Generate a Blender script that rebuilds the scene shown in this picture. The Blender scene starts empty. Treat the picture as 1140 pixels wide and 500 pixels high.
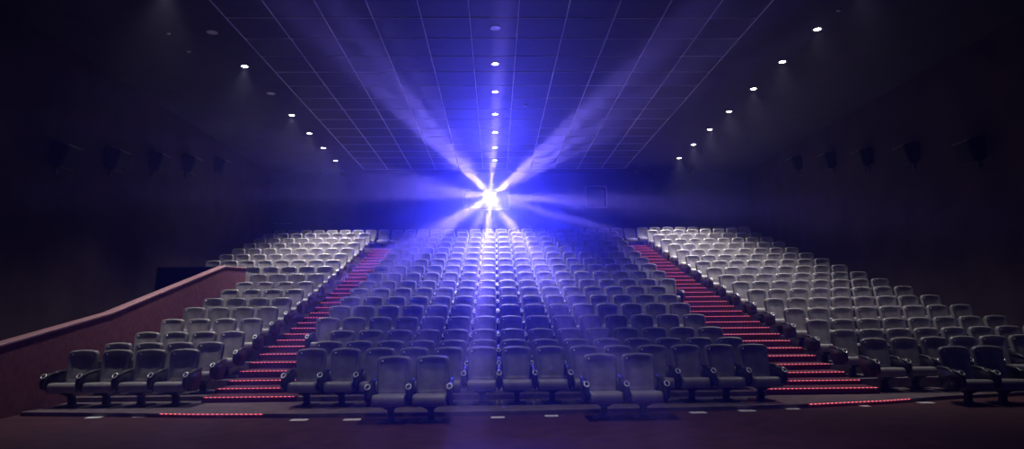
import bpy, bmesh, math, random
from mathutils import Vector, Matrix

S = bpy.context.scene
C = S.collection
random.seed(7)

# ------------------------------------------------------------------ camera, world, exposure
CAM_H = 1.53
PITCH, YAW, ROLL = 0.1306, 0.024716, 0.0095
def make_camera():
    c, s = math.cos, math.sin
    F = Vector((s(YAW) * c(PITCH), c(YAW) * c(PITCH), s(PITCH)))
    R0 = Vector((c(YAW), -s(YAW), 0)); U0 = R0.cross(F)
    R = R0 * c(ROLL) - U0 * s(ROLL); U = U0 * c(ROLL) + R0 * s(ROLL)
    d = bpy.data.cameras.new('camera'); o = bpy.data.objects.new('camera', d); C.objects.link(o)
    d.sensor_width = 36.0; d.lens = 760.0 / 1140.0 * 36.0; d.clip_end = 200
    m = Matrix((R, U, -F)).transposed().to_4x4(); m.translation = (0, 0, CAM_H)
    o.matrix_world = m
    S.camera = o
make_camera()
w = bpy.data.worlds.new('world'); S.world = w; w.use_nodes = True
w.node_tree.nodes['Background'].inputs[0].default_value = (0.010, 0.008, 0.02, 1)
w.node_tree.nodes['Background'].inputs[1].default_value = 0.3
# thin haze fills the hall
hv = w.node_tree.nodes.new('ShaderNodeVolumeScatter'); hv.inputs['Color'].default_value = (0.62, 0.64, 1, 1)
hv.inputs['Density'].default_value = 0.0030; hv.inputs['Anisotropy'].default_value = 0.85
w.node_tree.links.new(hv.outputs[0], w.node_tree.nodes['World Output'].inputs['Volume'])
S.view_settings.view_transform = 'Standard'; S.view_settings.look = 'None'
S.view_settings.exposure = 0.0; S.view_settings.gamma = 1.0; S.view_settings.use_curve_mapping = False

PROJ = Vector((-0.20, 31.22, 6.95))                    # where the projector's light leaves its port
def spot(name, loc, target, watts, col, angle, blend, radius=0.05, parent=None):
    d = bpy.data.lights.new(name, 'SPOT'); o = bpy.data.objects.new(name, d); C.objects.link(o)
    d.energy = watts; d.color = col; d.spot_size = math.radians(angle); d.spot_blend = blend; d.shadow_soft_size = radius
    o.location = loc
    o.rotation_euler = (Vector(target) - Vector(loc)).to_track_quat('-Z', 'Y').to_euler()
    if parent: o.parent = parent
    return o
# the projector: one lamp aimed at the camera, star shafts painted into its colour
AX = (Vector((0, 0, CAM_H)) - PROJ).normalized(); RT = Vector((1, 0, 0)); RT = (RT - AX * RT.dot(AX)).normalized(); UP = RT.cross(-AX).normalized()
if UP.z < 0: UP = -UP
SHAFTS = [  # turn about the axis (degrees), half width (degrees), strength, reach (degrees off the axis)
    (136, 3.2, 0.75, 9), (129, 2.6, 0.75, 10), (121, 1.6, 0.35, 9), (86, 3.4, 0.6, 9), (93, 1.5, 0.2, 8), (41, 4, 0.8, 10), (33, 2.4, 0.55, 11), (27, 1.6, 0.3, 12),
    (-16, 1.6, 0.5, 10), (-3, 3, 0.8, 5), (-53, 3.5, 1.1, 5), (-61, 2.5, 0.8, 5), (-96, 5.5, 1.1, 5), (-117, 2.5, 0.5, 5), (-143, 3.5, 0.9, 6), (-151, 3.0, 0.9, 6),
    (165, 1.6, 0.3, 9), (170, 1.8, 0.4, 9), (174, 1.6, 0.4, 9), (179, 2.2, 0.45, 8)]
def projector_lamp(watts, cone, base_col, shaft_col, shaft_gain):
    d = bpy.data.lights.new('projector_light', 'SPOT'); o = bpy.data.objects.new('projector_light', d); C.objects.link(o)
    d.energy = watts; d.spot_size = math.radians(cone); d.spot_blend = 1.0; d.shadow_soft_size = 0.05
    m = Matrix((RT, UP, -AX)).transposed().to_4x4(); m.translation = PROJ; o.matrix_world = m
    d.use_nodes = True; nt = d.node_tree; e = nt.nodes['Emission']; L = nt.links.new
    tc = nt.nodes.new('ShaderNodeTexCoord'); sp = nt.nodes.new('ShaderNodeSeparateXYZ'); L(tc.outputs['Normal'], sp.inputs[0])
    def mth(op, a, b=None):
        n = nt.nodes.new('ShaderNodeMath'); n.operation = op
        for i, v in enumerate((a, b)):
            if v is None: continue
            if isinstance(v, (int, float)): n.inputs[i].default_value = v
            else: L(v, n.inputs[i])
        return n.outputs[0]
    def ramp(v, a, b, c, d_):
        n = nt.nodes.new('ShaderNodeMapRange'); n.interpolation_type = 'SMOOTHSTEP'; L(v, n.inputs[0])
        for i, q in enumerate((a, b, c, d_)): n.inputs[i + 1].default_value = q
        return n.outputs[0]
    az = mth('MULTIPLY', mth('ARCTAN2', mth('MULTIPLY', sp.outputs[1], SGN), mth('MULTIPLY', sp.outputs[0], SGN)), 180 / math.pi)
    pol = mth('MULTIPLY', mth('ARCCOSINE', mth('ABSOLUTE', sp.outputs[2])), 180 / math.pi)
    tot = None
    for a_, hw, st, rc in SHAFTS:
        df = mth('ABSOLUTE', mth('SUBTRACT', az, a_)); df = mth('MINIMUM', df, mth('SUBTRACT', 360.0, df))
        r = mth('MULTIPLY', ramp(df, hw * 0.55, hw * 1.1, st, 0.0), ramp(pol, 1.5, rc, 1.0, 0.0))
        tot = r if tot is None else mth('ADD', tot, r)
    above = mth('MULTIPLY', ramp(pol, 2.0, 14.0, 0.58, 0.62), ramp(pol, 9.0, 32.0, 1.0, 0.0))
    below = ramp(pol, 4.0, 7.5, 1.7, 0.05)                # the picture's lower edge ends above the stalls
    below = mth('MULTIPLY', below, ramp(pol, 8.0, 20.0, 1.0, 0.0))
    side = ramp(mth('SINE', mth('MULTIPLY', az, math.pi / 180)), -0.45, 0.15, 0.0, 1.0)
    near = mth('ADD', mth('MULTIPLY', above, side), mth('MULTIPLY', below, mth('SUBTRACT', 1.0, side)))
    sh = mth('MULTIPLY', tot, shaft_gain)
    def sc(col, f):
        n = nt.nodes.new('ShaderNodeVectorMath'); n.operation = 'SCALE'; n.inputs[0].default_value = col; L(f, n.inputs['Scale']); return n.outputs[0]
    add = nt.nodes.new('ShaderNodeVectorMath'); add.operation = 'ADD'
    L(sc(base_col, near), add.inputs[0]); L(sc(shaft_col, sh), add.inputs[1])
    L(add.outputs[0], e.inputs['Color'])
    return o
SGN = 1.0
projector_lamp(33000, 80, (0.05, 0.05, 1.0), (0.36, 0.26, 1.0), 2.9)

# ------------------------------------------------------------------ materials
def mat(name, col, rough=0.6, metal=0.0, noise=0.0, nscale=40.0, bump=0.0, bscale=200.0, spec=0.5, col2=None):
    m = bpy.data.materials.new(name); m.use_nodes = True
    nt = m.node_tree; b = nt.nodes['Principled BSDF']
    b.inputs['Base Color'].default_value = (*col, 1); b.inputs['Roughness'].default_value = rough
    b.inputs['Metallic'].default_value = metal; b.inputs['Specular IOR Level'].default_value = spec
    tc = nt.nodes.new('ShaderNodeTexCoord')
    if noise > 0:
        n = nt.nodes.new('ShaderNodeTexNoise'); n.inputs['Scale'].default_value = nscale; n.inputs['Detail'].default_value = 4
        nt.links.new(tc.outputs['Object'], n.inputs['Vector'])
        r = nt.nodes.new('ShaderNodeValToRGB')
        c2 = col2 or tuple(c * (1 - noise) for c in col); c1 = tuple(min(1, c * (1 + noise)) for c in col)
        r.color_ramp.elements[0].position = 0.3; r.color_ramp.elements[1].position = 0.7
        r.color_ramp.elements[0].color = (*c2, 1); r.color_ramp.elements[1].color = (*c1, 1)
        nt.links.new(n.outputs['Fac'], r.inputs[0]); nt.links.new(r.outputs[0], b.inputs['Base Color'])
    if bump > 0:
        n = nt.nodes.new('ShaderNodeTexNoise'); n.inputs['Scale'].default_value = bscale; n.inputs['Detail'].default_value = 3
        nt.links.new(tc.outputs['Object'], n.inputs['Vector'])
        bp = nt.nodes.new('ShaderNodeBump'); bp.inputs['Strength'].default_value = bump; bp.inputs['Distance'].default_value = 0.01
        nt.links.new(n.outputs['Fac'], bp.inputs['Height']); nt.links.new(bp.outputs[0], b.inputs['Normal'])
    return m
def emit(name, col, strength):
    m = bpy.data.materials.new(name); m.use_nodes = True
    nt = m.node_tree; nt.nodes.clear()
    e = nt.nodes.new('ShaderNodeEmission'); e.inputs[0].default_value = (*col, 1); e.inputs[1].default_value = strength
    o = nt.nodes.new('ShaderNodeOutputMaterial'); nt.links.new(e.outputs[0], o.inputs[0])
    return m
M = dict(
    leather=mat('grey_leather', (0.20, 0.192, 0.205), 0.34, noise=0.28, nscale=5, bump=0.12, bscale=90),
    cushion=mat('grey_cushion_leather', (0.24, 0.23, 0.245), 0.45, noise=0.14, nscale=7, bump=0.12, bscale=90),
    armblack=mat('black_arm_plastic', (0.030, 0.030, 0.036), 0.35, noise=0.2, nscale=20),
    ring=mat('grey_ring_plastic', (0.62, 0.62, 0.66), 0.3, metal=0.3),
    steel=mat('black_steel', (0.025, 0.025, 0.03), 0.4, metal=0.4),
    plate=mat('pale_number_disc', (0.92, 0.92, 0.92), 0.25),
    carpet=mat('plum_carpet', (0.075, 0.022, 0.040), 0.95, noise=0.35, nscale=25, bump=0.4, bscale=300, spec=0.1),
    stagefloor=mat('dark_plum_floor', (0.062, 0.020, 0.026), 0.8, noise=0.3, nscale=3, bump=0.1, bscale=120, spec=0.2),
    terrace=mat('grey_plum_terrace', (0.15, 0.115, 0.135), 0.45, noise=0.3, nscale=6, bump=0.2, bscale=150, spec=0.4),
    step=mat('red_plum_step_carpet', (0.115, 0.042, 0.06), 0.9, noise=0.3, nscale=30, bump=0.4, bscale=300, spec=0.1),
    parapet=mat('plum_wall_carpet', (0.17, 0.062, 0.085), 0.9, noise=0.2, nscale=9, bump=0.3, bscale=250, spec=0.15),
    parapet_cap=mat('plum_cap', (0.26, 0.13, 0.16), 0.6, noise=0.15, nscale=12),
    wall=mat('dark_wall_cloth', (0.050, 0.034, 0.042), 0.9, noise=0.25, nscale=1.2, bump=0.1, bscale=100, spec=0.15),
    backwall=mat('dark_back_wall_cloth', (0.05, 0.05, 0.07), 0.9, noise=0.2, nscale=1.5, spec=0.15),
    black=mat('black_cloth', (0.008, 0.008, 0.010), 0.9, noise=0.2, nscale=4, spec=0.1),
    ceil=mat('dark_plasterboard', (0.045, 0.040, 0.052), 0.8, noise=0.15, nscale=2, spec=0.2),
    panel=mat('dark_ceiling_panel', (0.050, 0.045, 0.060), 0.75, noise=0.15, nscale=3, spec=0.25),
    rail=mat('pale_ceiling_rail', (0.60, 0.55, 0.64), 0.7, noise=0.1, nscale=5),
    white=mat('white_marker', (0.80, 0.78, 0.82), 0.5, noise=0.08, nscale=30),
    frame=mat('grey_window_frame', (0.22, 0.21, 0.25), 0.5, noise=0.1, nscale=10),
    speaker=mat('black_speaker_box', (0.018, 0.016, 0.020), 0.5, noise=0.2, nscale=10),
    grille=mat('black_speaker_cloth', (0.010, 0.009, 0.012), 0.9, noise=0.2, nscale=60),
    bezel=mat('pale_lamp_ring', (0.60, 0.58, 0.60), 0.4, noise=0.05, nscale=10),
    dim=mat('unlit_lamp_glass', (0.80, 0.80, 0.84), 0.2, noise=0.05, nscale=10),
    screen=mat('white_screen', (0.75, 0.75, 0.75), 0.8, noise=0.03, nscale=10),
    metalrail=mat('pale_metal_tube', (0.55, 0.55, 0.62), 0.3, metal=0.7, noise=0.05, nscale=10),
    lampglow=emit('lit_lamp', (1.0, 0.93, 0.82), 40.0),
    lens=emit('lit_projector_lens', (0.62, 0.58, 1.0), 25.0),
    led_dot=emit('red_led', (1.0, 0.05, 0.10), 9.0),
)
def led_material():
    m = bpy.data.materials.new('red_led_strip'); m.use_nodes = True
    nt = m.node_tree; b = nt.nodes['Principled BSDF']
    b.inputs['Base Color'].default_value = (0.25, 0.02, 0.04, 1); b.inputs['Roughness'].default_value = 0.4
    tc = nt.nodes.new('ShaderNodeTexCoord'); sp = nt.nodes.new('ShaderNodeSeparateXYZ')
    nt.links.new(tc.outputs['Object'], sp.inputs[0])
    mul = nt.nodes.new('ShaderNodeMath'); mul.operation = 'DIVIDE'; mul.inputs[1].default_value = 0.075
    nt.links.new(sp.outputs[0], mul.inputs[0])
    fr = nt.nodes.new('ShaderNodeMath'); fr.operation = 'FRACT'; nt.links.new(mul.outputs[0], fr.inputs[0])
    lt = nt.nodes.new('ShaderNodeMath'); lt.operation = 'LESS_THAN'; lt.inputs[1].default_value = 0.42
    nt.links.new(fr.outputs[0], lt.inputs[0])
    st = nt.nodes.new('ShaderNodeMath'); st.operation = 'MULTIPLY_ADD'; st.inputs[1].default_value = 1.4; st.inputs[2].default_value = 0.30
    nt.links.new(lt.outputs[0], st.inputs[0])
    b.inputs['Emission Color'].default_value = (1.0, 0.15, 0.22, 1)
    nt.links.new(st.outputs[0], b.inputs['Emission Strength'])
    return m
M['led'] = led_material()
def glass_material():
    m = bpy.data.materials.new('port_glass'); m.use_nodes = True
    nt = m.node_tree; nt.nodes.clear()
    t = nt.nodes.new('ShaderNodeBsdfTransparent'); g = nt.nodes.new('ShaderNodeBsdfGlossy'); g.inputs['Roughness'].default_value = 0.05
    x = nt.nodes.new('ShaderNodeMixShader'); x.inputs[0].default_value = 0.08
    o = nt.nodes.new('ShaderNodeOutputMaterial')
    nt.links.new(t.outputs[0], x.inputs[1]); nt.links.new(g.outputs[0], x.inputs[2]); nt.links.new(x.outputs[0], o.inputs[0])
    return m
M['glass'] = glass_material()

# ------------------------------------------------------------------ mesh helpers
def me_from(bm, name, m, smooth=True):
    bmesh.ops.recalc_face_normals(bm, faces=bm.faces)
    me = bpy.data.meshes.new(name); bm.to_mesh(me); bm.free()
    me.materials.append(m)
    if smooth:
        for p in me.polygons: p.use_smooth = True
    return me
def obj(name, me, parent=None, loc=(0, 0, 0)):
    o = bpy.data.objects.new(name, me); C.objects.link(o); o.location = loc
    if parent: o.parent = parent
    return o
def tag(o, label=None, cat=None, group=None, kind=None):
    if label: o['label'] = label
    if cat: o['category'] = cat
    if group: o['group'] = group
    if kind: o['kind'] = kind
    return o
def empty(name, loc=(0, 0, 0), rz=0.0):
    o = bpy.data.objects.new(name, None); C.objects.link(o); o.location = loc; o.rotation_euler = (0, 0, rz); o.empty_display_size = 0.1
    return o
def box(bm, x0, x1, y0, y1, z0, z1, bevel=0.0):
    g = bmesh.ops.create_cube(bm, size=1.0)
    for v in g['verts']:
        v.co = Vector(((x0 + x1) / 2 + v.co.x * (x1 - x0), (y0 + y1) / 2 + v.co.y * (y1 - y0), (z0 + z1) / 2 + v.co.z * (z1 - z0)))
    if bevel > 0:
        es = list({e for v in g['verts'] for e in v.link_edges})
        bmesh.ops.bevel(bm, geom=es, offset=bevel, segments=2, affect='EDGES', profile=0.5)
    return g
def box_me(name, m, *a, bevel=0.0):
    bm = bmesh.new(); box(bm, *a, bevel=bevel); return me_from(bm, name, m, smooth=False)
def lathe(bm, prof, n=16, mtx=None):
    rings = []
    for r, z in prof:
        if r < 1e-6:
            rings.append([bm.verts.new((0, 0, z))])
        else:
            rings.append([bm.verts.new((r * math.cos(2 * math.pi * i / n), r * math.sin(2 * math.pi * i / n), z)) for i in range(n)])
    for a, b in zip(rings, rings[1:]):
        for i in range(n):
            j = (i + 1) % n
            if len(a) == 1 and len(b) == 1: continue
            if len(a) == 1: bm.faces.new((a[0], b[i], b[j]))
            elif len(b) == 1: bm.faces.new((a[i], a[j], b[0]))
            else: bm.faces.new((a[i], a[j], b[j], b[i]))
    if mtx is not None:
        for r in rings:
            for v in r: v.co = mtx @ v.co
def skin_rings(bm, rings, cap=True):
    vs = [[bm.verts.new(p) for p in r] for r in rings]
    n = len(vs[0])
    for a, b in zip(vs, vs[1:]):
        for i in range(n):
            j = (i + 1) % n
            bm.faces.new((a[i], a[j], b[j], b[i]))
    if cap:
        bm.faces.new(list(reversed(vs[0]))); bm.faces.new(vs[-1])
def prism(bm, pts, z0, z1):
    """vertical prism over a plan polygon; z0/z1 numbers or functions of (x, y)"""
    f0 = z0 if callable(z0) else (lambda x, y: z0); f1 = z1 if callable(z1) else (lambda x, y: z1)
    lo = [bm.verts.new((x, y, f0(x, y))) for x, y in pts]; hi = [bm.verts.new((x, y, f1(x, y))) for x, y in pts]
    n = len(pts)
    for i in range(n):
        j = (i + 1) % n
        bm.faces.new((lo[i], lo[j], hi[j], hi[i]))
    bm.faces.new(hi); bm.faces.new(list(reversed(lo)))

# ------------------------------------------------------------------ the room
XL, XR, YF, YB, ZC = -10.45, 11.95, -8.0, 31.5, 8.13
tag(obj('floor', box_me('floor', M['stagefloor'], XL, XR, YF, YB, -0.2, 0.0)), kind='structure')
tag(obj('wall_left', box_me('wall_left', M['wall'], XL - 0.2, XL, YF, YB + 3, -0.2, ZC + 0.3)), kind='structure')
tag(obj('wall_right', box_me('wall_right', M['wall'], XR, XR + 0.2, YF, YB + 3, -0.2, ZC + 0.3)), kind='structure')
tag(obj('wall_front', box_me('wall_front', M['wall'], XL, XR, YF - 0.2, YF, -0.2, ZC + 0.3)), kind='structure')
scr = tag(obj('cinema_screen', box_me('cinema_screen', M['screen'], -7.5, 8.5, YF + 0.02, YF + 0.1, 1.0, 7.4)), 'wide white projection screen on the wall facing the seats', 'screen')
# back wall with two projection windows
W1 = (-1.42, 0.62, 6.42, 7.28); W2 = (4.29, 5.19, 6.47, 7.42)
bm = bmesh.new()
for x0, x1, z0, z1 in [(XL, XR, -0.2, 6.42), (XL, XR, 7.42, ZC + 0.3), (XL, W1[0], 6.42, 7.42), (W1[1], W2[0], 6.42, 7.42), (W2[1], XR, 6.42, 7.42), (W1[0], W1[1], 7.28, 7.42), (W2[0], W2[1], 6.42, 6.47)]:
    box(bm, x0, x1, YB, YB + 0.2, z0, z1)
tag(obj('wall_back', me_from(bm, 'wall_back', M['backwall'], False)), kind='structure')
booth = tag(obj('wall_booth', box_me('wall_booth', M['black'], XL, XR, YB + 2.8, YB + 3.0, 4.5, ZC + 0.3)), kind='structure')
def window(name, W):
    r = tag(empty(name, ((W[0] + W[1]) / 2, YB, W[2])), kind='structure')
    hw, h = (W[1] - W[0]) / 2, W[3] - W[2]
    t = 0.06
    for a in ((-hw - t, -hw, -t, h + t), (hw, hw + t, -t, h + t), (-hw, hw, h, h + t), (-hw, hw, -t, 0)):
        obj('window_frame', box_me('window_frame', M['frame'], a[0], a[1], -0.035, 0.0, a[2], a[3]), r)
    obj('window_pane', box_me('window_pane', M['glass'], -hw, hw, 0.08, 0.09, 0, h), r)
window('window_1', W1); window('window_2', W2)

# ceiling: plasterboard slab with the tiled field hung below it
TX, TY0, TY = 1.08, 14.55, 1.14
ceil = tag(obj('ceiling', box_me('ceiling', M['ceil'], XL, XR, YF, YB, ZC, ZC + 0.2)), kind='structure')
pan = box_me('ceiling_panel', M['panel'], -TX / 2 + 0.018, TX / 2 - 0.018, -TY / 2 + 0.018, TY / 2 - 0.018, -0.028, -0.002, bevel=0.008)
for j in range(-2, 14):
    for i in range(-5, 6):
        obj('ceiling_panel', pan, ceil, (i * TX, TY0 + (j + 0.5) * TY, ZC))
ylo, yhi = TY0 - 2 * TY, TY0 + 14 * TY
rl = box_me('ceiling_rail', M['rail'], -0.011, 0.011, ylo, yhi, -0.036, -0.001)
for i in range(-6, 6):
    obj('ceiling_rail', rl, ceil, ((i + 0.5) * TX, 0, ZC))
rc = box_me('ceiling_rail_cross', M['rail'], -5.5 * TX, 5.5 * TX, -0.008, 0.008, -0.033, -0.001)
for j in range(-2, 15):
    obj('ceiling_rail', rc, ceil, (0, TY0 + j * TY, ZC))

# ------------------------------------------------------------------ terraces
P = 0.58
PZ = [0.06, 0.140, 0.315, 0.576, 0.845, 1.09, 1.35, 1.605, 1.907, 2.215, 2.515, 2.83, 3.145, 3.465, 3.785, 4.12, 4.42]
PZR = [0.085, 0.224, 0.423, 0.685, 0.946, 1.215, 1.480, 1.745, 2.035, 2.325, 2.615, 2.92, 3.235, 3.545, 3.865, 4.18, 4.46]
YC = lambda k: 11.68 + 1.15 * k
YR = lambda k: 12.83 + 1.08 * k
YL = lambda k: YC(k) + max(0.0, 0.35 * (1 - k / 7.0))
LIFT = 0.014
def lift(x): return LIFT * max(0.0, x - 6.9)
EDGE = [(-7.55, 11.3), (-6.3, 11.15), (-4.6, 10.85), (-3.0, 10.72), (-1, 10.7), (0.24, 10.72), (2.1, 10.86), (3.5, 10.93), (5, 11.1), (6.4, 11.4), (7.8, 11.9), (9.3, 12.25), (11.9, 12.75)]
tier = tag(empty('floor_terrace', (0, 11, 0)), kind='structure')
def add_tier(pts, z1, m='terrace'):
    bm = bmesh.new(); prism(bm, pts, 0.0, z1)
    o = obj('terrace_tier', me_from(bm, 'terrace_tier', M[m], False), tier); o.matrix_parent_inverse = Matrix.Translation((0, -11, 0))
    return o
back0 = [(11.9, 31.45), (-10.4, 31.45), (-10.4, 23.0), (-7.55, 21.3)]
add_tier(EDGE + [(11.9, 14.2), (-7.55, 14.2)], 0.06)
CL = lambda k: 0.05 - (6 if k < 3 else 7) * P           # centre block ends
CR = lambda k: 0.05 + (8 if k < 7 else 9) * 0.586
LR = lambda k: -5.15 - 0.010 * k                         # aisle end of the block by the parapet
RL = lambda k: 6.93 - 0.027 * k                          # aisle end of the block by the wall
FR = 0.62
for k in range(1, 16):
    y0, y1 = YC(k) - FR, YC(k + 1) - FR
    add_tier([(CL(k) - 0.03, y0), (CR(k) + 0.03, y0), (CR(k) + 0.03, y1), (CL(k) - 0.03, y1)], PZ[k])
    y0, y1 = YL(k) - FR, YL(k + 1) - FR
    xl = -7.55 if k < 9 else XL + 0.02
    add_tier([(xl, y0), (LR(k) + 0.05, y0), (LR(k) + 0.05, y1), (xl, y1)], PZ[k])
    y0, y1 = YR(k) - FR, YR(k + 1) - FR
    add_tier([(RL(k) - 0.05, y0), (XR - 0.02, y0), (XR - 0.02, y1), (RL(k) - 0.05, y1)], (lambda z: (lambda x, y: z + lift(x)))(PZR[k]))
add_tier([(XL + 0.02, YC(16) - FR), (RL(16) - 0.05, YC(16) - FR), (RL(16) - 0.05, YB - 0.02), (XL + 0.02, YB - 0.02)], PZ[16])
add_tier([(RL(16) - 0.05, YR(16) - FR), (XR - 0.02, YR(16) - FR), (XR - 0.02, YB - 0.02), (RL(16) - 0.05, YB - 0.02)], lambda x, y: PZR[16] + lift(x))

# aisle steps, two to a row, each with a red light strip on its nosing
def aisle(xa, xb, ys, zs, lab):
    r = empty('aisle_stairs', ((xa(0) + xb(0)) / 2, ys[0], 0)); tag(r, lab, 'stairs', 'aisle stairs')
    inv = Matrix.Translation(-r.location)
    for j in range(len(ys) - 1):
        x0, x1 = xa(j), xb(j)
        s = obj('step', box_me('step', M['step'], x0, x1, ys[j], ys[j + 1], 0.0, zs[j]), r); s.matrix_parent_inverse = inv
        l = obj('led_strip', box_me('led_strip', M['led'], x0 + 0.04, x1 - 0.04, ys[j] - 0.018, ys[j] - 0.002, zs[j] - 0.007, zs[j] + 0.003), s)
    return r
def interp(arr, t):
    i = min(int(t), len(arr) - 2); return arr[i] + (arr[i + 1] - arr[i]) * (t - i)
ysl, zsl, ysr, zsr = [], [], [], []
for j in range(0, 31):
    ysl.append(12.22 + 0.575 * j); zsl.append(interp(PZ, 1 + j / 2) + 0.012)
    ysr.append(12.32 + 0.56 * j); zsr.append(interp(PZR, 0.62 + j / 2 * 1.032) + 0.0)
aisle(lambda j: LR(1 + j / 2) + 0.06, lambda j: CL(int(1 + j / 2)) - 0.04, ysl, zsl, 'dark red carpeted stairs with red light strips climbing beside the parapet-side seats')
aisle(lambda j: CR(int(1 + j / 2)) + 0.04, lambda j: RL(0.62 + j / 2 * 1.032) - 0.06, ysr, zsr, 'dark red carpeted stairs with red light strips climbing between centre and right-side seats')
# strips let into the terrace's front edge at the foot of both aisles
def edge_strip(pts):
    bm = bmesh.new()
    prism(bm, [(x, y - 0.016) for x, y in pts] + [(x, y - 0.001) for x, y in reversed(pts)], 0.050, 0.062)
    o = obj('led_strip', me_from(bm, 'led_strip', M['led'], False), tier); o.matrix_parent_inverse = Matrix.Translation((0, -11, 0))
def edge_y(x):
    for (a, ya), (b, yb) in zip(EDGE, EDGE[1:]):
        if a <= x <= b: return ya + (yb - ya) * (x - a) / (b - a)
    return EDGE[-1][1]
edge_strip([(x, edge_y(x)) for x in (-5.2, -4.6, -4.0, -3.55)])
edge_strip([(x, edge_y(x)) for x in (5.0, 5.7, 6.4, 6.95)])

# ------------------------------------------------------------------ cinema seat
def rrect(n_c, w_top, w_bot, z0, z1, r_top, r_bot, arch=0.0):
    """closed outline (x, z) of a rounded panel, anticlockwise"""
    pts = []
    def arc(cx, cz, r, a0, a1):
        for i in range(n_c + 1):
            a = math.radians(a0 + (a1 - a0) * i / n_c); pts.append((cx + r * math.cos(a), cz + r * math.sin(a)))
    arc(w_bot / 2 - r_bot, z0 + r_bot, r_bot, -90, 0)
    arc(w_top / 2 - r_top, z1 - r_top, r_top, 0, 90)
    pts.append((w_top * 0.17, z1 + arch * 0.8)); pts.append((0, z1 + arch)); pts.append((-w_top * 0.17, z1 + arch * 0.8))
    arc(-w_top / 2 + r_top, z1 - r_top, r_top, 90, 180)
    arc(-w_bot / 2 + r_bot, z0 + r_bot, r_bot, 180, 270)
    pts.append((0, z0))
    return pts
BZ0, BZ1 = 0.355, 0.925
def back_point(x, z, y):
    yy = 0.175 + y + (z - BZ0) * 0.215 - 0.30 * x * x
    t = max(0.0, (z - 0.72) / 0.2)
    if y < -0.02:                                       # padded front: lumbar roll below, hollow for the shoulders above
        q = math.exp(-(x / 0.17) ** 4)
        yy += q * (-0.026 * math.exp(-((z - 0.47) / 0.10) ** 2) + 0.012 * math.exp(-((z - 0.76) / 0.10) ** 2))
    return (x, yy - 0.018 * t * t, z)
def backrest_bm(n_c=4, lo=False):
    out = rrect(n_c, 0.512, 0.470, BZ0, BZ1 - 0.014, 0.075, 0.04, 0.014)
    cz = (BZ0 + BZ1) / 2
    fr = [(0.0, 0.050), (0.55, 0.048), (0.93, 0.040), (0.985, 0.022), (1.0, 0.0), (0.99, -0.028), (0.96, -0.047), (0.91, -0.057), (0.84, -0.056), (0.74, -0.040), (0.62, -0.030), (0.40, -0.036), (0.15, -0.034), (0.0, -0.030)]
    if lo: fr = [(0.0, 0.045), (0.93, 0.038), (1.0, 0.0), (0.96, -0.045), (0.86, -0.055), (0.70, -0.036), (0.0, -0.034)]
    bm = bmesh.new(); rings = []
    for s, y in fr:
        if s == 0: rings.append([bm.verts.new(back_point(0, cz, y))]); continue
        # inset by the same margin on all sides
        d = (1 - s) * 0.24
        ring = []
        for x, z in out:
            sx = (0.2425 - d) / 0.2425; sz = ((BZ1 - BZ0) / 2 - d) / ((BZ1 - BZ0) / 2)
            ring.append(bm.verts.new(back_point(x * sx, cz + (z - cz) * sz, y)))
        rings.append(ring)
    n = len(out)
    for a, b in zip(rings, rings[1:]):
        for i in range(n):
            j = (i + 1) % n
            if len(a) == 1: bm.faces.new((a[0], b[i], b[j]))
            elif len(b) == 1: bm.faces.new((a[i], a[j], b[0]))
            else: bm.faces.new((a[i], a[j], b[j], b[i]))
    return bm
def cushion_bm(lo=False):
    prof = [(0.22, 0.27), (0.24, 0.33), (0.20, 0.375), (0.05, 0.385), (-0.12, 0.397), (-0.26, 0.405), (-0.315, 0.398), (-0.345, 0.375), (-0.355, 0.33), (-0.352, 0.285), (-0.335, 0.250), (-0.30, 0.235), (-0.10, 0.235), (0.15, 0.24)]
    if lo: prof = [prof[i] for i in (0, 2, 5, 7, 9, 11)]
    cy, cz = -0.06, 0.32
    secs = [(-0.236, 0.90), (-0.226, 0.965), (-0.20, 1.0), (-0.12, 0.985), (0, 0.97), (0.12, 0.985), (0.20, 1.0), (0.226, 0.965), (0.236, 0.90)]
    if lo: secs = [secs[0], secs[2], secs[6], secs[8]]
    bm = bmesh.new()
    skin_rings(bm, [[(x, cy + (y - cy) * (0.5 + s / 2), cz + (z - cz) * s) for y, z in prof] for x, s in secs])
    return bm
def arm_bm(x, lo=False):
    path = [(0.24, 0.575), (0.10, 0.568), (-0.06, 0.556), (-0.20, 0.540), (-0.295, 0.515), (-0.355, 0.468), (-0.383, 0.415), (-0.378, 0.36), (-0.35, 0.315)]
    if lo: path = path[::2]
    w0 = 0.037
    bm = bmesh.new(); rings = []
    for i, (y, z) in enumerate(path):
        a = path[max(0, i - 1)]; b = path[min(len(path) - 1, i + 1)]
        t = Vector((0, b[0] - a[0], b[1] - a[1])).normalized(); nn = Vector((0, -t.z, t.y))
        if nn.z < 0 and i < 3: nn = -nn
        hw = w0 * (0.8 if i in (0, len(path) - 1) else 1.0); hh = 0.028 if i < 6 else 0.022
        ring = []
        for q in range(8):
            ang = 2 * math.pi * (q + 0.5) / 8
            cx, cn = math.cos(ang), math.sin(ang)
            f = 1.08
            ring.append(Vector((x + hw * f * cx, y, z)) + nn * (hh * f * cn))
        rings.append(ring)
    skin_rings(bm, rings)
    # side panel under the arm
    if not lo:
        vs = [(-0.33, 0.46), (-0.32, 0.33), (-0.22, 0.24), (0.10, 0.22), (0.22, 0.36), (0.24, 0.56), (-0.20, 0.53)]
        skin_rings(bm, [[(x + sx, y, z) for y, z in vs] for sx in (-0.018, 0.018)])
    return bm
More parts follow.
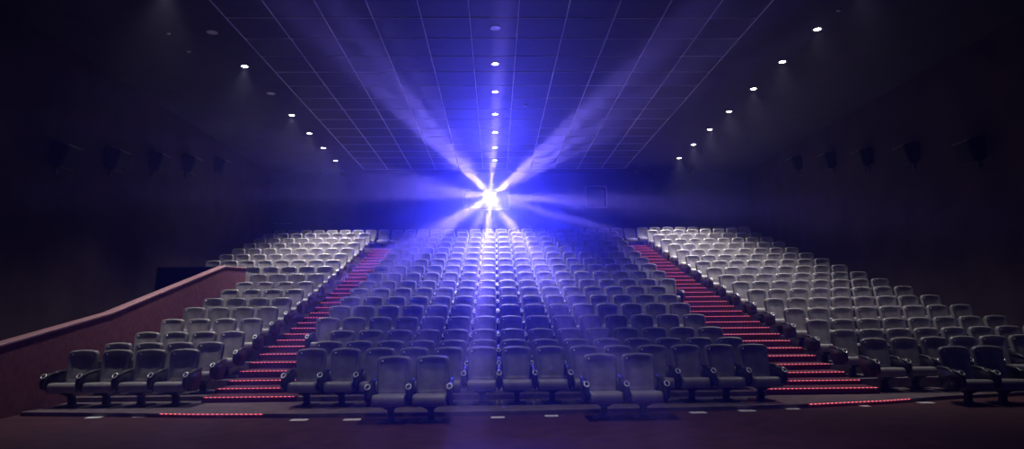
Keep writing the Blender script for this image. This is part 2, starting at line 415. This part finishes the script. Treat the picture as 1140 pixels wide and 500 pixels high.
def ring_bm(x):
    bm = bmesh.new()
    mtx = Matrix.Translation((x, -0.352, 0.522)) @ Matrix.Rotation(math.radians(44), 4, 'X')
    n, m_ = 12, 5
    R_, r_ = 0.036, 0.010
    g = [[bm.verts.new(mtx @ Vector(((R_ + r_ * math.cos(2 * math.pi * b / m_)) * math.cos(2 * math.pi * a / n), 1.35 * (R_ + r_ * math.cos(2 * math.pi * b / m_)) * math.sin(2 * math.pi * a / n), r_ * math.sin(2 * math.pi * b / m_)))) for b in range(m_)] for a in range(n)]
    for a in range(n):
        for b in range(m_):
            a2, b2 = (a + 1) % n, (b + 1) % m_
            bm.faces.new((g[a][b], g[a2][b], g[a2][b2], g[a][b2]))
    return bm
def pedestal_bm(lo=False):
    bm = bmesh.new()
    if not lo:
        skin_rings(bm, [[(sx * hw, cy + sy * hd, z) for sx, sy in ((-1, -1), (1, -1), (1, 1), (-1, 1))] for hw, cy, hd, z in ((0.16, -0.02, 0.20, 0.0), (0.16, -0.02, 0.20, 0.012), (0.05, -0.02, 0.06, 0.03), (0.042, -0.02, 0.05, 0.06), (0.042, -0.03, 0.05, 0.16), (0.10, -0.04, 0.15, 0.215), (0.22, -0.04, 0.18, 0.24))])
        # back shell that carries the padded back
        for sx in (-0.17, 0.17):
            skin_rings(bm, [[(sx + a, 0.215 + b + (z - 0.24) * 0.20, z) for a, b in ((-0.02, -0.008), (0.02, -0.008), (0.02, 0.012), (-0.02, 0.012))] for z in (0.225, 0.42, 0.60)])
    else:
        box(bm, -0.045, 0.045, -0.07, 0.03, 0.0, 0.24)
    return bm
def plate_bm():
    bm = bmesh.new()
    mtx = Matrix.Translation(back_point(-0.175, 0.845, -0.048)) @ Matrix.Rotation(math.radians(84), 4, 'X')
    lathe(bm, [(0, -0.006), (0.018, -0.006), (0.019, 0.0), (0.013, 0.010), (0.006, 0.014), (0, 0.015)], 10, mtx)
    return bm
SM = dict(
    backrest=me_from(backrest_bm(), 'backrest', M['leather']), seat_cushion=me_from(cushion_bm(), 'seat_cushion', M['cushion']),
    arm_r=me_from(arm_bm(P / 2), 'armrest', M['armblack']), arm_l=me_from(arm_bm(-P / 2), 'armrest_end', M['armblack']),
    ring_r=me_from(ring_bm(P / 2), 'cup_holder', M['ring']), ring_l=me_from(ring_bm(-P / 2), 'cup_holder_end', M['ring']),
    pedestal=me_from(pedestal_bm(), 'pedestal', M['steel']), plate=me_from(plate_bm(), 'number_disc', M['plate']),
)
for k_ in ('pedestal',):
    for p in SM[k_].polygons: p.use_smooth = False
def seat(x, y, z, rz, label, group, end=False, plate=True):
    r = empty('cinema_chair', (x, y, z), rz); tag(r, label, 'seat', group)
    obj('backrest', SM['backrest'], r); obj('seat_cushion', SM['seat_cushion'], r); obj('pedestal', SM['pedestal'], r)
    a = obj('armrest', SM['arm_r'], r); obj('cup_holder', SM['ring_r'], a)
    if end:
        a = obj('armrest', SM['arm_l'], r); obj('cup_holder', SM['ring_l'], a)
    if plate: obj('number_disc', SM['plate'], r)
    return r
ORD = ['first', 'second', 'third', 'fourth', 'fifth', 'sixth', 'seventh', 'eighth', 'ninth', 'tenth', 'eleventh', 'twelfth', 'thirteenth', 'fourteenth', 'fifteenth', 'sixteenth', 'seventeenth']
far = []                                                # seats past the limit, joined into one mesh
NEAR = 10
def centre_row(k):
    n0, n1 = (6 if k < 3 else 7), (8 if k < 7 else 9)
    for i in range(n0 + n1):
        x = 0.05 + (i - n0 + 0.5) * (P if i < n0 else 0.586)
        yield i, n0 + n1, x, YC(k), PZ[k]
def left_row(k):
    n = 4 if k < 9 else 8
    for i in range(n): yield i, n, LR(k) - (i + 0.5) * P, YL(k), PZ[k]
def right_row(k):
    for i in range(8):
        x = RL(k) + (i + 0.5) * P
        yield i, 8, x, YR(k), PZR[k] + lift(x)
for k in range(16):
    for i, n, x, y, z in centre_row(k):
        if k > NEAR: far.append((x, y, z)); continue
        seat(x, y, z, 0, f'grey cinema seat, {ORD[i]} from the parapet-side aisle, {ORD[k]} full row, centre block', 'centre block seats', i == 0, k < 9)
    for i, n, x, y, z in left_row(k):
        if k > NEAR: far.append((x, y, z)); continue
        seat(x, y, z, 0, f'grey cinema seat, {ORD[i]} from the aisle, {ORD[k]} row, block beside the parapet', 'parapet block seats', i == n - 1, k < 9)
    for i, n, x, y, z in right_row(k):
        if k > NEAR: far.append((x, y, z)); continue
        seat(x, y, z, 0, f'grey cinema seat, {ORD[i]} from the aisle, {ORD[k]} full row, right-side block', 'wall block seats', i == 0, k < 9)
FRONT = [(-1.535, 10.28, 'first of the two seats at the parapet-side end before the centre rows'), (-0.955, 10.28, 'second of the two seats at the parapet-side end before the centre rows'),
         (1.585, 10.33, 'first of the two seats standing before the centre rows, stair side'), (2.165, 10.33, 'second of the two seats standing before the centre rows, stair side')]
labs = ['grey cinema seat on the bare floor, parapet-side pair, the one nearer the parapet', 'grey cinema seat on the bare floor, parapet-side pair, the one nearer the middle',
        'grey cinema seat on the bare floor, stair-side pair, the one nearer the middle', 'grey cinema seat on the bare floor, stair-side pair, the one nearer the stairs',
        'dark cinema seat on the bare floor before the right-side block, aisle-side one', 'dark cinema seat on the bare floor before the right-side block, wall-side one']
for i, (x, y, _l) in enumerate(FRONT): seat(x, y, 0, 0, labs[i], 'seats on the bare floor', i in (0, 2))
seat(7.78, 11.38, 0.0, 0, labs[4], 'seats on the bare floor', True); seat(8.36, 11.38, 0.0, 0, labs[5], 'seats on the bare floor')
for i in range(37):
    x = -9.9 + P * (i + 0.5)
    if x > 11.4: break
    far.append((x, YC(16) + 0.15, PZ[16] if x < RL(16) - 0.1 else PZR[16]))
def join_far():
    src = [(backrest_bm(2, True), 0), (cushion_bm(True), 1), (arm_bm(P / 2, True), 2), (pedestal_bm(True), 2)]
    V, Fs, Mi = [], [], []
    for bm, mi in src:
        bmesh.ops.recalc_face_normals(bm, faces=bm.faces)
        bm.verts.index_update(); b = len(V)
        V += [tuple(v.co) for v in bm.verts]
        for f in bm.faces: Fs.append([b + v.index for v in f.verts]); Mi.append(mi)
        bm.free()
    AV, AF, AM = [], [], []
    for x, y, z in far:
        b = len(AV)
        AV += [(vx + x, vy + y, vz + z) for vx, vy, vz in V]
        AF += [[b + i for i in f] for f in Fs]; AM += Mi
    me = bpy.data.meshes.new('upper_seat_rows'); me.from_pydata(AV, [], AF)
    for m in ('leather', 'cushion', 'armblack'): me.materials.append(M[m])
    me.polygons.foreach_set('material_index', AM); me.polygons.foreach_set('use_smooth', [True] * len(AF)); me.update()
    tag(obj('upper_seat_rows', me), 'grey cinema seats filling the six topmost rows under the back wall', 'seat', kind='stuff')
join_far()

# ------------------------------------------------------------------ parapet and guard wall
par = empty('parapet', (-7.74, 15, 0)); tag(par, 'sloping plum carpeted parapet with a paler top edge beside the lower seats', 'parapet')
TOP = [(8.6, 0.72), (10.87, 1.10), (13.92, 1.60), (15.81, 2.05), (19.55, 2.93), (21.15, 2.99)]
bm = bmesh.new()
skin_rings(bm, [[(x, y - 15, z) for y, z in [(8.6, 0.0)] + TOP + [(21.15, 0.0)]] for x in (-0.10, 0.08)])
obj('parapet_wall', me_from(bm, 'parapet_wall', M['parapet'], False), par)
bm = bmesh.new()
skin_rings(bm, [[(x, y - 15, z + dz) for x, dz in ((-0.12, 0.001), (0.10, 0.001), (0.10, 0.03), (0.07, 0.045), (-0.09, 0.045), (-0.12, 0.03))] for y, z in TOP])
obj('parapet_cap', me_from(bm, 'parapet_cap', M['parapet_cap'], False), par)
g = empty('guard_wall', (-9.05, 21.40, 0)); tag(g, 'black guard wall in front of the long rows behind the parapet', 'wall')
obj('guard_panel', box_me('guard_panel', M['black'], -1.38, 1.28, -0.05, 0.05, 0.0, 3.05), g)
obj('guard_cap', box_me('guard_cap', M['armblack'], -1.38, 1.28, -0.06, 0.06, 3.05, 3.075), g)

# ------------------------------------------------------------------ downlights
WARM = (1.0, 0.92, 0.87)
DL = dict(ring=None)
bm = bmesh.new(); lathe(bm, [(0.075, -0.004), (0.105, -0.012), (0.125, -0.006), (0.125, 0.0), (0.075, 0.0), (0.075, -0.004)], 24); DL['ring'] = me_from(bm, 'lamp_ring', M['bezel'])
bm = bmesh.new(); lathe(bm, [(0, -0.0075), (0.05, -0.006), (0.0745, -0.003), (0.0745, 0.0), (0, 0.0)], 24); DL['lit'] = me_from(bm, 'lamp_glass', M['lampglow'])
DL['off'] = DL['lit'].copy(); DL['off'].materials.clear(); DL['off'].materials.append(M['dim'])
def downlight(x, y, on, label, watts):
    zc = ZC - (0.028 if abs(x) < 5.5 * TX and ylo < y < yhi else 0.0)
    r = empty('downlight', (x, y, zc)); tag(r, label, 'ceiling light', 'recessed ceiling downlights')
    obj('lamp_ring', DL['ring'], r); obj('lamp_glass', DL['lit' if on else 'off'], r)
    if on:
        spot('downlight_light', (0, 0, -0.03), (0, 0, -5), watts, WARM, 86, 1.0, 0.07, parent=r)
def lamp_row(xs, ys, offs, row, watts):
    n = len(ys)
    for i, (x, y) in enumerate(zip(xs, ys)):
        q = n - 1 - i
        on = i not in offs
        downlight(x, y, on, f"{'lit' if on else 'unlit'} round downlight, {ORD[q]} from the back wall in the {row} ceiling row", watts(y) if callable(watts) else watts)
yc = [15.08 + 2.285 * i for i in range(7)]
lamp_row([0.03 - 0.004 * i for i in range(7)], yc, {0}, 'middle', lambda y: 450 + 2300 * min(1.0, max(0.0, (y - 15) / 9)))
yl = [13.1, 15.4, 17.6, 19.85, 22.1, 24.4, 26.6, 28.86]
lamp_row([-6.55 - 0.04 * i for i in range(8)], yl, {1, 3}, 'parapet-side', lambda y: 1250 + 1250 * min(1.0, max(0.0, (y - 15) / 10)))
yr = [13.1, 15.2, 17.3, 19.5, 21.8, 24.0, 26.25, 28.6]
lamp_row([7.58 + 0.05 * i for i in range(8)], yr, {}, 'stair-side', lambda y: 350 + 2050 * min(1.0, max(0.0, (y - 14) / 11)))

# unseen lamps added ahead of the middle row to light front seats and floor
for i_, y_ in enumerate((5.9, 8.2, 10.5)):
    downlight(0.03, y_, True, f'added unseen fill downlight over the stage floor, {ORD[i_]} of three ahead of the middle row', 330)
# small ceiling fittings
bm = bmesh.new(); lathe(bm, [(0, -0.035), (0.03, -0.035), (0.05, -0.02), (0.055, 0.0), (0, 0.0)], 16); sd = me_from(bm, 'smoke_detector', M['bezel'])
for x, y, l in [(-7.63, 15.45, 'small pale detector on the ceiling outside the parapet-side lamp row, lower one'), (-7.64, 16.55, 'small pale detector on the ceiling outside the parapet-side lamp row, upper one'),
                (0.98, 20.95, 'small pale detector in a ceiling tile beside the middle lamp row'), (7.62, 14.16, 'small pale detector on the ceiling between the first stair-side lamps')]:
    tag(obj('smoke_detector', sd, None, (x, y, ZC - (0.028 if abs(x) < 5.9 else 0))), l, 'detector', 'ceiling detectors')
# spotlights hung from the ceiling in front of the back wall
def small_spot(x, y, label):
    r = empty('ceiling_spotlight', (x, y, ZC)); tag(r, label, 'spotlight', 'dark spotlights by the back wall')
    bm = bmesh.new(); lathe(bm, [(0, 0), (0.05, 0), (0.05, -0.02), (0.015, -0.025), (0.015, -0.10), (0, -0.10)], 12); obj('bracket', me_from(bm, 'bracket', M['steel']), r)
    bm = bmesh.new(); lathe(bm, [(0, -0.12), (0.07, -0.11), (0.085, -0.05), (0.085, 0.09), (0.11, 0.12), (0.11, 0.14), (0.08, 0.13), (0, 0.12)], 14, Matrix.Translation((0, -0.02, -0.17)) @ Matrix.Rotation(math.radians(115), 4, 'X'))
    obj('lamp_housing', me_from(bm, 'lamp_housing', M['speaker']), r)
for i, x in enumerate((6.47, 7.31, 8.14, 9.04, 9.9)):
    small_spot(x, 30.65, f'small dark spotlight hung before the back wall, {ORD[i]} of five on the stair side')
for i, x in enumerate((-7.89, -6.92)):
    small_spot(x, 30.65, f'small dark spotlight hung before the back wall, {ORD[i]} of two above the parapet side')

# wall speakers
def wall_speaker(x, y, z, side, label):
    r = empty('wall_speaker', (x, y, z), math.radians(90 if side > 0 else -90)); tag(r, label, 'speaker', 'surround speakers on the side walls')
    # local -Y faces the room, +Y the wall
    bm = bmesh.new()
    skin_rings(bm, [[(sx, y0, z0) for y0, z0 in ((0.0, 0.30), (-0.16, 0.33), (-0.42, 0.24), (-0.26, -0.30), (0.0, -0.20))] for sx in (-0.28, 0.28)])
    obj('speaker_box', me_from(bm, 'speaker_box', M['speaker'], False), r)
    bm = bmesh.new()
    skin_rings(bm, [[(sx, y0, z0) for y0, z0 in ((-0.424, 0.21), (-0.44, 0.205), (-0.288, -0.285), (-0.272, -0.28))] for sx in (-0.25, 0.25)])
    obj('speaker_grille', me_from(bm, 'speaker_grille', M['grille'], False), r)
    obj('wall_bracket', box_me('wall_bracket', M['steel'], -0.06, 0.06, -0.03, 0.0, -0.42, -0.18), r)
    bm = bmesh.new(); skin_rings(bm, [[(sx, y0, z0) for y0, z0 in ((-0.16, 0.331), (-0.43, 0.236), (-0.43, 0.250), (-0.16, 0.345))] for sx in (-0.285, 0.285)])  # pale strip stands in for the highlight along the box's top edge
    obj('top_highlight', me_from(bm, 'top_highlight', M['frame'], False), r)
for i, (y, z) in enumerate([(16.2, 5.35), (18.4, 5.76), (20.7, 6.2), (22.9, 6.62), (25.4, 7.1)]):
    wall_speaker(XL, y, z, +1, f'black box speaker high on the wall behind the parapet, {ORD[4 - i]} from the back wall')
for i, (y, z) in enumerate([(16.25, 5.40), (18.8, 5.92), (21.1, 6.34), (23.4, 6.77), (26.0, 7.23)]):
    wall_speaker(XR, y, z, -1, f'black box speaker high on the right-side wall, {ORD[4 - i]} from the back wall')

# rail on the back wall
r = empty('wall_rail', (-9.78, YB, 5.77)); tag(r, 'thin pale metal rail on the back wall above the parapet-side top row', 'rail')
bm = bmesh.new(); lathe(bm, [(0, -0.41), (0.018, -0.41), (0.018, 0.41), (0, 0.41)], 10, Matrix.Translation((0, -0.09, 0)) @ Matrix.Rotation(math.radians(90), 4, 'Y')); obj('tube', me_from(bm, 'tube', M['metalrail']), r)
for sx in (-0.3, 0.3):
    obj('bracket', box_me('bracket', M['steel'], sx - 0.012, sx + 0.012, -0.08, 0.0, -0.012, 0.012), r)

# projector behind its window
r = empty('film_projector', (PROJ.x, YB + 0.55, 6.1)); tag(r, 'digital film projector shining blue white light through the back wall window', 'projector')
obj('projector_body', box_me('projector_body', M['black'], -1.3, 0.9, 0.0, 1.3, 0.20, 1.30), r)
obj('projector_stand', box_me('projector_stand', M['black'], -1.0, 0.6, 0.1, 1.2, -0.4, 0.20, bevel=0.02), r)
bm = bmesh.new(); lathe(bm, [(0.0, 0.0), (0.20, 0.0), (0.20, 0.30), (0.235, 0.32), (0.235, 0.40), (0.205, 0.40), (0.195, 0.36)], 28, Matrix.Translation((0, 0, 0.85)) @ Matrix.Rotation(math.radians(90), 4, 'X')); obj('lens_barrel', me_from(bm, 'lens_barrel', M['black']), r)
bm = bmesh.new(); lathe(bm, [(0.0, 0.375), (0.10, 0.37), (0.195, 0.35), (0.195, 0.34), (0, 0.34)], 28, Matrix.Translation((0, 0, 0.85)) @ Matrix.Rotation(math.radians(90), 4, 'X')); obj('lens', me_from(bm, 'lens', M['lens']), r)

# white markers lying on the floor before the terrace
MK = [(-6.24, 11.04, 0.9, 'first'), (-5.52, 11.07, 1.0, 'second'), (-2.93, 10.75 - 0.25, 1.0, 'third'), (-2.14, 10.68 - 0.22, 1.0, 'fourth'), (0.02, 10.5, 0.8, 'fifth'), (0.83, 10.58, 0.8, 'sixth'), (3.10, 10.72, 1.0, 'seventh'), (3.91, 10.85, 1.0, 'eighth'), (4.69, 11.0, 0.8, 'ninth'), (5.96, 11.2, 0.6, 'tenth'), (7.15, 11.5, 1.0, 'eleventh')]
for x, y, s, o_ in MK:
    bm = bmesh.new(); h = 0.13 * s
    skin_rings(bm, [[(h * a, 0.09 * b, z) for a, b in ((-1, -0.7), (-0.7, -1), (0.7, -1), (1, -0.7), (1, 0.7), (0.7, 1), (-0.7, 1), (-1, 0.7))] for z in (0.0005, 0.004)])
    tag(obj('floor_marker', me_from(bm, 'floor_marker', M['white'], False), None, (x, y, 0)), f'flat white floor marker before the front seats, {o_} from the parapet', 'marker', 'white floor markers')
